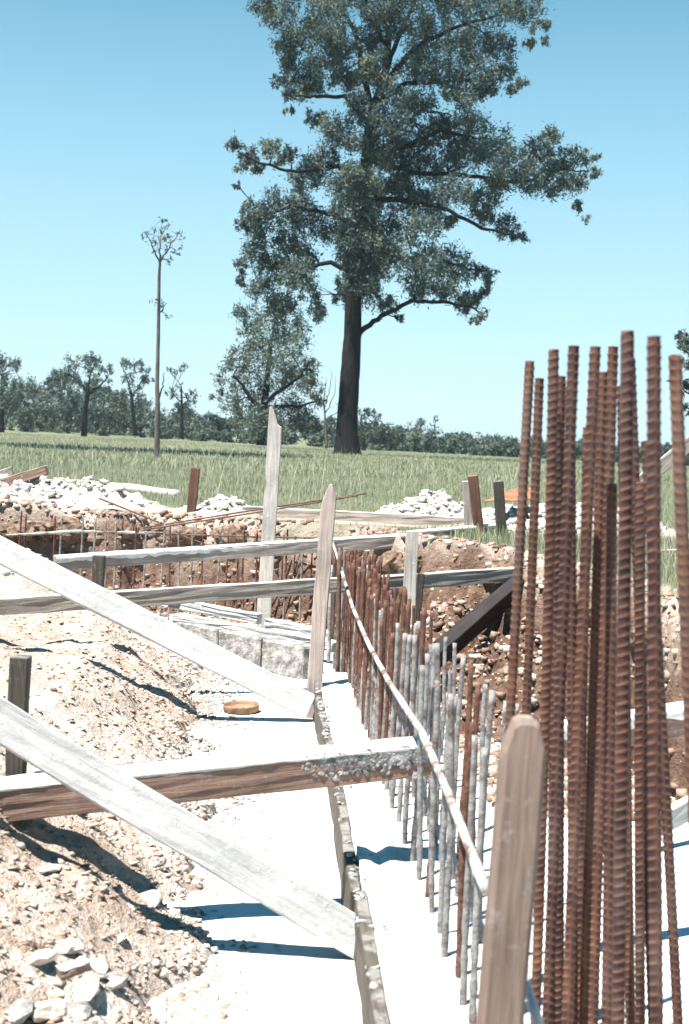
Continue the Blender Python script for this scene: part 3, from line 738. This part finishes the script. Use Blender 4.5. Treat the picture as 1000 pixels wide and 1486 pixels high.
def tint_heap(x, y, z):
    dh = poly_sd(HEAP, x, y); t = RNG.beta(2.5, 2, len(x)) * .75 + z[2] * .5
    keep = (dh > -.12 - .15 * RNG.random(len(x)))
    dens = np.clip(1.15 - dh * 1.3, .30, 1); keep &= RNG.random(len(x)) < np.maximum(dens, z[2])
    return np.where(keep, np.clip(t, 0, 1), -1)
o = scatter('rubble', 30000, lambda n: (RNG.uniform(-1.7, -.12, n), 2.2 + 6.6 * RNG.random(n) ** 1.2), .003, .017, tint_heap, power=2.4, flat=.5)
tag(o, 'loose pale chips and stones strewn over the dirt heap left of the slab', 'rubble')
def tint_edge(x, y, z):
    dh = poly_sd(HEAP, x, y); keep = (dh > -.16) & (dh < .16) & (RNG.random(len(x)) < np.exp(-((dh - .02) / .09) ** 2))
    return np.where(keep, np.clip(.25 + .75 * RNG.random(len(x)), 0, 1), -1)
o = scatter('edge_rubble', 26000, lambda n: (RNG.uniform(-.95, -.1, n), 2.3 + 5.6 * RNG.random(n) ** 1.2), .003, .018, tint_edge, power=2.6)
tag(o, 'crumbled clods and grey mortar lumps along the foot of the dirt heap', 'rubble')
def tint_bank(x, y, z):
    d = poly_sd(PIT, x, y); keep = (d > -.1) & (d < 1.25) & (RNG.random(len(x)) < np.where(d > .3, 1, .35)) & (poly_sd(HEAP, x, y) < 0)
    return np.where(keep, np.clip(RNG.beta(1.5, 2.8, len(x)) * .95, 0, 1), -1)
o = scatter('bank_rubble', 11000, lambda n: (RNG.uniform(.25, 1.5, n), RNG.uniform(4.9, 9.3, n)), .006, .04, tint_bank, power=3.2)
tag(o, 'broken rock and clods tumbled down the right hand trench bank', 'rubble')
def tint_bank2(x, y, z):
    d = poly_sd(PIT, x, y); keep = (d > -.22) & (d < .6) & (z[1] < .4)
    return np.where(keep, np.clip(RNG.beta(1.5, 3.4, len(x)) * .8, 0, 1), -1)
o = scatter('clods', 12000, lambda n: (RNG.uniform(-3.4, .5, n), RNG.uniform(9.2, 11.5, n)), .008, .04, tint_bank2, power=3)
tag(o, 'brown clods on the far trench bank behind the starter bars', 'clods')
B = Buf(); random.seed(9)
for k in range(len(PIT) - 1):
    (xa, ya), (xb, yb) = PIT[k], PIT[k + 1]
    if k == 0: xa, ya = -3.4, 10.67
    if k > 6: break
    nn = int(math.hypot(xb - xa, yb - ya) / .085)
    for i in range(nn):
        t_ = (i + random.random()) / nn; x_, y_ = xa + (xb - xa) * t_, ya + (yb - ya) * t_
        if random.random() < .35: continue
        nx_, ny_ = (yb - ya), -(xb - xa); nl = math.hypot(nx_, ny_); o_ = random.uniform(-.02, .13)
        B.rock((x_ + nx_ / nl * o_, y_ + ny_ / nl * o_, far_ground(np.array([x_]), np.array([y_]))[0] - random.uniform(.10, .17)), random.uniform(.05, .11), (1.3, 1.1, .75), 2, .13)
link('turf_clods', B.mesh('turf_clods', M['turf']), None, 'crumbling sods of dark soil overhanging the trench banks', 'clods', kind='stuff')
def tint_gravel(x, y, z):
    return np.where(z[2] > .3 + .3 * RNG.random(len(x)), np.clip(.7 + .3 * RNG.random(len(x)), 0, 1), -1)
o = scatter('gravel', 30000, lambda n: (RNG.uniform(-3.2, 2.4, n), RNG.uniform(7.9, 12.3, n)), .006, .05, tint_gravel, power=3.4)
tag(o, 'white gravel and broken mortar heaped along the excavation edges', 'gravel')
def tint_slab(x, y, z): return np.where((z[0] < -.01), RNG.random(len(x)) * .9, -1)
o = scatter('slab_crumbs', 260, lambda n: (RNG.normal(-.42, .12, n), RNG.uniform(2.7, 8.5, n)), .002, .010, tint_slab, power=4)
tag(o, 'crumbs of dirt and stone on the white slab', 'crumbs')

# ------------------------------------------------------------------ grass
def blades(name, x, y, hgt, wid, tint, label):
    g = ground(x, y); keep = (g[1] > .35 + .5 * RNG.random(len(x)))
    x, y, hgt, wid, tint, z = x[keep], y[keep], hgt[keep], wid[keep], tint[keep], g[0][keep]
    n = len(x); a = RNG.random(n) * 6.28; ln = RNG.uniform(.05, .45, n) * hgt; la = RNG.random(n) * 6.28
    dx, dy = np.cos(a) * wid, np.sin(a) * wid; lx, ly = np.cos(la) * ln, np.sin(la) * ln
    P0 = np.stack([x - dx, y - dy, z - .02], 1); P1 = np.stack([x + dx, y + dy, z - .02], 1)
    P2 = np.stack([x + dx * .7 + lx * .35, y + dy * .7 + ly * .35, z + hgt * .55], 1); P3 = np.stack([x - dx * .7 + lx * .35, y - dy * .7 + ly * .35, z + hgt * .55], 1)
    P4 = np.stack([x + lx, y + ly, z + hgt], 1)
    v = np.stack([P0, P1, P2, P3, P4], 1).reshape(-1, 3); b = (np.arange(n) * 5)[:, None]
    f = [tuple(r) for r in (b + [0, 1, 2, 3])] + [tuple(r) for r in (b + [3, 2, 4])]
    o = link(name, mesh(name, v, f, M['grass'], False, {'tint': np.repeat(tint, 5)}), None, label, 'grass', kind='stuff'); return o
def field(n, y0, y1, pw):
    y = y0 + (y1 - y0) * RNG.random(n) ** pw
    x = (RNG.random(n) * 2 - 1) * (.30 * y + 1); return x, y
x, y = field(85000, 8.0, 27, 1.0)
patch = vnoise(x * .5, y * .35, 61) * .5 + .5
edge = sst(10.5, 18, y)
t = np.clip(RNG.beta(2, 3, len(x)) * .75 + .35 * patch * RNG.random(len(x)), 0, 1)
blades('grass', x, y, RNG.uniform(.04, .15, len(x)) * (.45 + .6 * patch) * (.30 + .70 * edge), RNG.uniform(.002, .0048, len(x)), t, 'knee high green grass growing at the edge of the excavation')
y = RNG.uniform(5.3, 9.6, 16000); x = RNG.uniform(.7, 3.4, 16000)
blades('bank_grass', x, y, RNG.uniform(.04, .13, len(x)), RNG.uniform(.0018, .004, len(x)), np.clip(RNG.beta(2, 3, len(x)), 0, 1), 'short green grass on top of the right hand trench bank')
x, y = field(70000, 24, 130, 1.3)
t = np.clip(RNG.beta(2, 2.4, len(x)) * .8 + .2 * vnoise(x * .12, y * .06, 63), 0, 1)
blades('field_grass', x, y, RNG.uniform(.05, .15, len(x)), RNG.uniform(.006, .018, len(x)), t, 'long green field grass stretching away to the trees')
x, y = field(900, 11.6, 30, 1.0)
blades('seed_grass', x, y, RNG.uniform(.25, .62, len(x)), RNG.uniform(.0018, .0032, len(x)), RNG.uniform(.75, 1, len(x)), 'tall pale seed stalks standing above the field grass')

# ------------------------------------------------------------------ trees
def leaves(clumps, per, size, mat, name, flat=.8):
    cs, aa, bb, tt = [], [], [], []
    for (c, r, n, dead) in clumps:
        n = max(16, int(per * n)); ns = max(6, min(40, n // 34))
        d = RNG.normal(size=(ns, 3)); d /= np.linalg.norm(d, axis=1)[:, None]
        sub = d * r * (.25 + .85 * RNG.random(ns) ** .6)[:, None] * [1, 1, flat]; st = RNG.normal(0, .13, ns)
        w = RNG.integers(0, ns, n)
        pos = np.array(c) - np.array([0, 0, r * .22]) * RNG.random(n)[:, None] ** 2 + sub[w] + RNG.normal(size=(n, 3)) * r * RNG.uniform(.06, .26, n)[:, None] * [1, 1, 1.15]
        a = RNG.normal(size=(n, 3)); a[:, 2] = a[:, 2] * .8 - .6; a /= np.linalg.norm(a, axis=1)[:, None]
        b = np.cross(a, RNG.normal(size=(n, 3))); b /= np.linalg.norm(b, axis=1)[:, None]
        s = size * RNG.uniform(.6, 1.4, n)[:, None]
        cs.append(pos); aa.append(a * s); bb.append(b * s * .28)
        t = np.clip(RNG.uniform(.25, .65) + st[w] + RNG.normal(0, .12, n), 0, .9)
        tt.append(np.where(RNG.random(n) < .45, 1.0, t) if dead else t)
    c = np.vstack(cs); a = np.vstack(aa); b = np.vstack(bb); t = np.concatenate(tt)
    v = np.stack([c - a, c + b, c + a, c - b], 1).reshape(-1, 3); f = np.arange(len(v)).reshape(-1, 4)
    return mesh(name, v, f, mat, False, {'tint': np.repeat(t, 4)})
def tree(label, Y, trunk, branches, clumps, per, leaf, kind='tree', lm='leaf', bark='bark', spread=.55, group=None, name='gum_tree', twig=.5, base_drop=.3):
    """trunk/branches: px, py, width px; clumps: px, py, r px"""
    s = Y / F
    dpt = lambda: random.uniform(-1, 1)
    b0 = P(trunk[0][0], trunk[0][1], Y)
    e = bpy.data.objects.new(name, None); C.objects.link(e); e.location = b0; tag(e, label, kind, group)
    inv = Matrix.Translation(-b0)
    B = Buf(); nodes = []
    def smooth(pts):
        out = []
        for i in range(len(pts) - 1):
            for t in np.linspace(0, 1, 6)[:-1]: out.append(tuple(pts[i][k] * (1 - t) + pts[i + 1][k] * t for k in range(len(pts[i]))))
        out.append(tuple(pts[-1])); return out
    tp = smooth(trunk); pts = [inv @ P(a, b, Y) for a, b, w in tp]; rad = [w * s / 2 for a, b, w in tp]
    pts = [Vector((0, 0, -base_drop))] + pts; rad = [rad[0] * 1.25] + rad; B.tube(pts, rad, 12, lump=.04)
    nodes += [(p, r) for p, r in zip(pts[6:], rad[6:])]
    for br in branches:
        off = random.uniform(-1, 1) * 60 * s; bp = smooth(br); n = len(bp); pp = []
        for i, (a, b, w) in enumerate(bp):
            q = inv @ P(a, b, Y + off * (i / n)); pp.append(q + Vector((random.uniform(-1, 1), 0, random.uniform(-1, 1))) * 1.5 * s)
        rr_ = [w * s / 2 for a, b, w in bp]; B.tube(pp, rr_, 7); nodes += list(zip(pp[2:], rr_[2:]))
    cl = []
    for (a, b, r, *k) in clumps:
        c = inv @ P(a, b, Y + (k[2] * s if len(k) > 2 else random.uniform(-1, 1) * spread * 110 * s))
        cl.append((tuple(c), r * s * (1.3 if lm == 'leaf_far' else 1.45 if Y < 40 else .98), (k[0] if k else 1) * (r / 25) ** 1.7, len(k) > 1 and k[1]))
        if nodes and (min((q[0] - c).length for q in nodes) < 48 * s):
            nb, nr = min(nodes, key=lambda q: (q[0] - c).length + (3 * s * 30 if q[0].z > c.z + r * s else 0))
            mid = nb.lerp(c, .5) + Vector((random.uniform(-1, 1), random.uniform(-1, 1), random.uniform(-.2, 1))) * r * s * .3
            ln = (c - nb).length
            r0 = min(nr * .7, max(1.4 * s, ln * .022))
            B.tube([nb, nb.lerp(mid, .5) + Vector((0, 0, .1 * r * s)), mid, mid.lerp(c, .5), c], [r0, r0 * .8, r0 * .62, r0 * .45, r0 * .25], 5)
            for _ in range(3):
                e2 = c + Vector((random.uniform(-1, 1), random.uniform(-1, 1), random.uniform(-.6, .9))) * r * s * .8
                B.tube([mid, mid.lerp(e2, .55) + Vector((0, 0, .12 * r * s)), e2], [r0 * .5, r0 * .35, r0 * .12], 4)
    link('trunk', B.mesh('trunk', M[bark], True), e)
    if cl: link('crown', leaves(cl, per, leaf, M[lm], 'crown'), e)
    return e
random.seed(3)
big_trunk = [(504, 655, 40), (503, 625, 32), (505, 590, 30), (509, 530, 28), (512, 480, 26), (513, 420, 23), (520, 350, 21), (527, 280, 19), (533, 220, 17), (541, 165, 18), (556, 120, 12), (564, 60, 9), (560, -20, 6), (566, -90, 3)]
big_br = [[(515, 490, 9), (530, 475, 8), (560, 455, 7), (600, 437, 6), (645, 437, 5), (690, 448, 3), (705, 465, 2)],
          [(516, 400, 9), (560, 380, 7), (620, 370, 5), (680, 390, 3)], [(516, 400, 8), (480, 380, 7), (440, 390, 5), (400, 390, 3)],
          [(522, 330, 9), (480, 310, 7), (430, 300, 5), (380, 310, 3)], [(528, 275, 8), (490, 240, 7), (430, 250, 5), (390, 240, 4), (350, 225, 2)],
          [(526, 290, 10), (580, 290, 8), (640, 300, 6), (700, 330, 5), (740, 340, 2)], [(532, 230, 9), (600, 250, 7), (680, 255, 6), (760, 265, 5), (820, 245, 3), (850, 250, 2)],
          [(545, 150, 9), (590, 120, 7), (640, 120, 6), (700, 140, 3)], [(552, 130, 9), (600, 70, 7), (660, 40, 5), (730, 20, 3)],
          [(541, 165, 10), (528, 110, 9), (520, 60, 7), (500, 20, 5), (470, -20, 3)], [(538, 180, 8), (500, 140, 6), (460, 140, 5), (430, 140, 2)],
          [(556, 118, 8), (575, 60, 7), (600, 10, 5), (620, -50, 3)], [(535, 200, 8), (570, 190, 6), (610, 160, 4), (650, 165, 2)], [(562, 70, 6), (540, 30, 5), (520, -30, 3)], [(533, 225, 8), (580, 215, 6), (640, 190, 5), (690, 200, 3)]]
big_cl = [(378, 2, 20), (405, 18, 26), (440, 38, 30), (418, 58, 22), (480, 12, 34), (540, -12, 40), (600, -18, 45), (660, 0, 40), (720, 3, 36), (762, 14, 26), (783, 36, 14), (790, 58, 8), (500, -60, 55), (570, -85, 60), (650, -70, 55), (430, -30, 34),
          (418, 80, 22), (440, 108, 27), (470, 85, 30), (408, 118, 12), (425, 135, 16), (452, 128, 20), (500, 112, 26), (538, 55, 26), (420, 160, 8), (500, 60, 28), (475, 50, 24),
          (620, 50, 36), (680, 58, 36), (722, 68, 26), (690, 105, 32), (640, 108, 30), (732, 105, 18), (755, 122, 11), (745, 128, 10), (605, 152, 26), (665, 145, 24), (700, 125, 20), (600, 100, 26), (770, 60, 10),
          (520, 150, 22), (562, 175, 30), (458, 172, 16), (490, 185, 26), (560, 212, 34), (610, 195, 34), (652, 188, 28), (680, 214, 34), (722, 212, 30), (640, 238, 34), (590, 230, 28), (690, 180, 22),
          (343, 208, 13), (362, 226, 17), (392, 214, 16), (420, 222, 14), (350, 246, 10), (343, 268, 6), (375, 240, 12), (408, 235, 12),
          (742, 236, 30), (778, 220, 24), (800, 200, 18), (818, 232, 22), (842, 226, 16), (862, 230, 9), (768, 264, 26), (806, 268, 23), (842, 264, 17), (840, 298, 10), (850, 318, 6), (860, 250, 11), (720, 265, 24), (795, 245, 18),
          (470, 235, 30), (442, 258, 26), (500, 270, 30), (545, 292, 30, 1, 1), (590, 280, 34), (622, 300, 30), (400, 300, 30), (363, 302, 16), (440, 308, 32), (378, 330, 26), (480, 330, 32), (420, 348, 28), (352, 325, 10),
          (560, 332, 30), (612, 332, 28), (700, 290, 26), (733, 328, 20), (752, 346, 12), (705, 312, 16), (575, 262, 24, 1, 1), (660, 275, 26), (650, 320, 16),
          (370, 368, 22), (400, 390, 28), (348, 408, 10), (432, 400, 28), (380, 420, 22), (452, 428, 18), (408, 440, 22), (462, 455, 15), (440, 375, 24), (350, 385, 12),
          (510, 372, 24), (542, 388, 26), (530, 420, 30), (577, 378, 30), (498, 432, 16), (555, 362, 22),
          (622, 380, 30), (662, 380, 30), (702, 398, 17), (642, 412, 26), (690, 430, 18), (700, 458, 11), (672, 440, 18), (605, 418, 22), (562, 440, 16), (578, 462, 7), (712, 415, 10), (690, 465, 8)]
big_cl += [(x_, y_, r_, 1, 0, -d_) for x_, y_, r_, d_ in ((540, 170, 20, 45), (520, 205, 24, 50), (548, 228, 24, 40), (515, 250, 26, 55), (535, 262, 20, 60), (505, 300, 26, 50), (530, 318, 26, 45), (508, 345, 22, 55),
    (535, 355, 24, 50), (515, 385, 22, 45), (528, 408, 20, 50), (505, 410, 16, 40), (545, 90, 24, 40), (560, 120, 20, 45), (580, 140, 22, 50), (530, 100, 20, 30), (575, 30, 26, 40), (550, 20, 26, 45))]
tree('tall dark trunked gum tree with a wide ragged crown, largest in the field', 70, big_trunk, big_br, big_cl, 1300, .105, spread=.6)
random.seed(4)
tree('slender young gum tree with a bare pale trunk and small sparse top', 36, [(228, 668, 9), (228, 640, 8), (229, 590, 7), (228, 560, 6), (230, 480, 5), (231, 400, 4.5), (233, 370, 3)],
     [[(233, 385, 3), (222, 360, 2), (212, 340, 1)], [(233, 378, 3), (245, 358, 2), (262, 335, 1)], [(232, 370, 2.5), (233, 345, 2), (236, 322, 1)], [(230, 455, 2), (238, 445, 1.2), (242, 440, 1)], [(229, 580, 3), (236, 560, 2), (238, 540, .8)]],
     [(232, 342, 11, .7), (214, 344, 7, .5), (250, 348, 9, .6), (262, 338, 7, .4), (240, 328, 7, .5), (256, 366, 7, .5), (206, 338, 4, .3), (233, 440, 7, .4), (239, 456, 6, .4), (226, 436, 5, .3), (246, 378, 6, .4), (232, 360, 9, .5), (222, 352, 7, .4), (236, 318, 4, .3)], 420, .055, bark='bark_grey', spread=.12)
tree('bushy grey green gum tree left of the big dark trunk', 100, [(380, 640, 14), (382, 600, 12), (387, 560, 9), (392, 510, 6), (398, 470, 3)],
     [[(382, 600, 8), (360, 570, 6), (340, 545, 3)], [(384, 585, 7), (415, 560, 5), (440, 545, 3)], [(384, 590, 6), (430, 590, 4), (470, 580, 2)]],
     [(358, 455, 16), (392, 468, 24), (430, 475, 20), (378, 498, 25), (418, 508, 26), (348, 522, 18), (338, 548, 19), (388, 542, 28), (430, 545, 24), (318, 576, 9), (368, 578, 24), (418, 590, 24), (455, 560, 13), (462, 578, 10), (340, 590, 20), (385, 610, 26), (435, 612, 18), (360, 475, 14), (450, 530, 11), (408, 440, 14)], 1300, .14, lm='leaf_far')
tree('flat topped gum tree with a dark forked trunk at left', 130, [(122, 632, 9), (123, 600, 8), (127, 575, 6), (128, 555, 4)], [[(127, 572, 4), (145, 560, 3), (158, 545, 1.5)], [(127, 570, 4), (110, 550, 3), (95, 540, 1.5)], [(128, 560, 3), (133, 540, 2), (140, 525, 1)]],
     [(90, 542, 10), (106, 530, 12), (122, 522, 11), (138, 523, 12), (150, 534, 9), (158, 552, 4), (112, 548, 9), (140, 545, 7), (85, 550, 7), (128, 536, 8), (155, 540, 6)], 1200, .15, lm='leaf_far')
tree('gum tree cut by the left edge of the picture', 120, [(2, 622, 8), (2, 580, 6), (4, 540, 3)], [], [(-4, 522, 15), (16, 526, 10), (24, 533, 7), (2, 550, 14), (8, 580, 15), (-6, 600, 18), (18, 600, 12)], 1200, .15, lm='leaf_far')
tree('open crowned gum tree between the forked tree and the slender tree', 135, [(196, 628, 6), (192, 590, 5), (190, 565, 3)], [[(191, 580, 3), (205, 555, 2), (212, 540, 1)], [(191, 575, 3), (182, 545, 2), (178, 528, 1)]],
     [(178, 526, 7), (190, 530, 8), (203, 532, 9), (213, 537, 5), (184, 548, 9), (206, 552, 9), (194, 566, 10), (218, 552, 4), (190, 588, 14)], 1200, .15, lm='leaf_far')
tree('sparse gum tree just right of the slender tree', 135, [(264, 632, 5), (264, 590, 4), (263, 560, 2)], [[(264, 590, 2.5), (276, 575, 1.5)], [(264, 585, 2.5), (250, 570, 1.5)]],
     [(246, 538, 5, .6), (258, 540, 6, .7), (269, 534, 6, .7), (276, 577, 9), (262, 562, 5, .6), (246, 572, 8), (280, 570, 5), (264, 600, 13)], 1200, .15, lm='leaf_far')
tree('dark double crowned gum tree right of the big trunk', 120, [(528, 652, 7), (526, 630, 6), (524, 605, 3)], [[(527, 630, 4), (540, 612, 2)]], [(518, 600, 11), (534, 598, 7), (547, 603, 7), (524, 622, 15), (515, 635, 13), (538, 632, 11), (545, 615, 6)], 1200, .15, lm='leaf_far')
tree('bare twiggy dead tree beside the big dark trunk', 110, [(474, 645, 4), (472, 610, 3), (470, 580, 2), (474, 548, .6)], [[(472, 600, 2), (485, 575, 1.2), (488, 545, .5)], [(471, 590, 2), (458, 570, 1.2), (455, 548, .5)], [(472, 585, 1.6), (480, 562, 1), (482, 540, .5)], [(472, 610, 2), (492, 596, 1), (498, 585, .5)]], [(466, 582, 7, .4), (490, 590, 6, .3)], 400, .17, lm='leaf_far', bark='bark_grey')
tree('round crowned far gum tree behind the leaning reddish peg', 190, [(608, 655, 4), (608, 630, 3)], [], [(605, 618, 9), (614, 612, 7), (600, 625, 9), (615, 628, 9)], 1000, .2, lm='leaf_far')
tree('thin topped far gum tree above the right treeline', 190, [(631, 655, 3), (631, 620, 2)], [], [(632, 608, 5, .7), (630, 618, 5, .7), (634, 628, 7)], 1000, .2, lm='leaf_far')
tree('gum tree hanging in at the right edge beside the rightmost bar', 60, [(1030, 680, 20), (1032, 560, 14), (1028, 480, 8)], [[(1030, 540, 6), (1005, 520, 4), (985, 500, 2)], [(1031, 590, 5), (1000, 570, 3), (980, 560, 1)]], [(986, 488, 9), (998, 500, 14), (980, 520, 7), (1000, 530, 14), (976, 552, 6), (984, 572, 6), (1002, 560, 12), (1012, 490, 18), (1020, 530, 20), (1000, 590, 10)], 700, .12)

# the far woodland, one mass
cl = []
top = [(-40, 545), (40, 556), (90, 540), (150, 562), (220, 576), (300, 602), (360, 598), (450, 604), (520, 612), (580, 618), (640, 628), (700, 634), (760, 634), (850, 640), (1000, 640), (1060, 640)]
bot = lambda x: 618 + x * .056 if x < 500 else 646 + (x - 500) * .05
random.seed(21)
for _ in range(420):
    x = random.uniform(-60, 1080); tp = np.interp(x, [a for a, b in top], [b for a, b in top]); bt = bot(x)
    r = random.uniform(9, 17) * (1.1 if x < 300 else .8)
    y = random.uniform(tp + r * .6 + random.uniform(-4, 6), bt + 4); Y = random.uniform(150, 215)
    cl.append((tuple(P(x, y, Y)), r * Y / F, 1, False))
me = leaves(cl, 520, .24, M['leaf_far'], 'woodland', flat=.85)
link('woodland', me, None, 'low grey green belt of bush closing the far side of the field', 'woodland', kind='stuff')
# the shade tree beyond the left edge (its shadow lies on the field)
tree('shade tree standing beyond the left edge of the field', 44, [(-330, 690, 40), (-320, 400, 34), (-270, 100, 24), (-180, -200, 12)], [], [(-110 + random.uniform(-260, 290), -290 + random.uniform(-150, 120), random.uniform(60, 90)) for _ in range(46)], 160, .3, spread=1.3)

# ------------------------------------------------------------------ the air between here and the far trees
hv = mesh('haze', [(x, y, z) for x in (-270, 270) for y in (-30, 420) for z in (-14, 62)], [(0, 1, 3, 2), (4, 6, 7, 5), (0, 4, 5, 1), (2, 3, 7, 6), (0, 2, 6, 4), (1, 5, 7, 3)])
hm = bpy.data.materials.new('haze'); hm.use_nodes = True; hm.node_tree.nodes.clear()
po = hm.node_tree.nodes.new('ShaderNodeVolumePrincipled'); ou = hm.node_tree.nodes.new('ShaderNodeOutputMaterial')
po.inputs['Density'].default_value = .00028; po.inputs['Color'].default_value = (.70, .88, 1, 1); po.inputs['Anisotropy'].default_value = .2
hm.node_tree.links.new(po.outputs[0], ou.inputs['Volume']); hv.materials.append(hm)
link('haze', hv, kind='stuff')
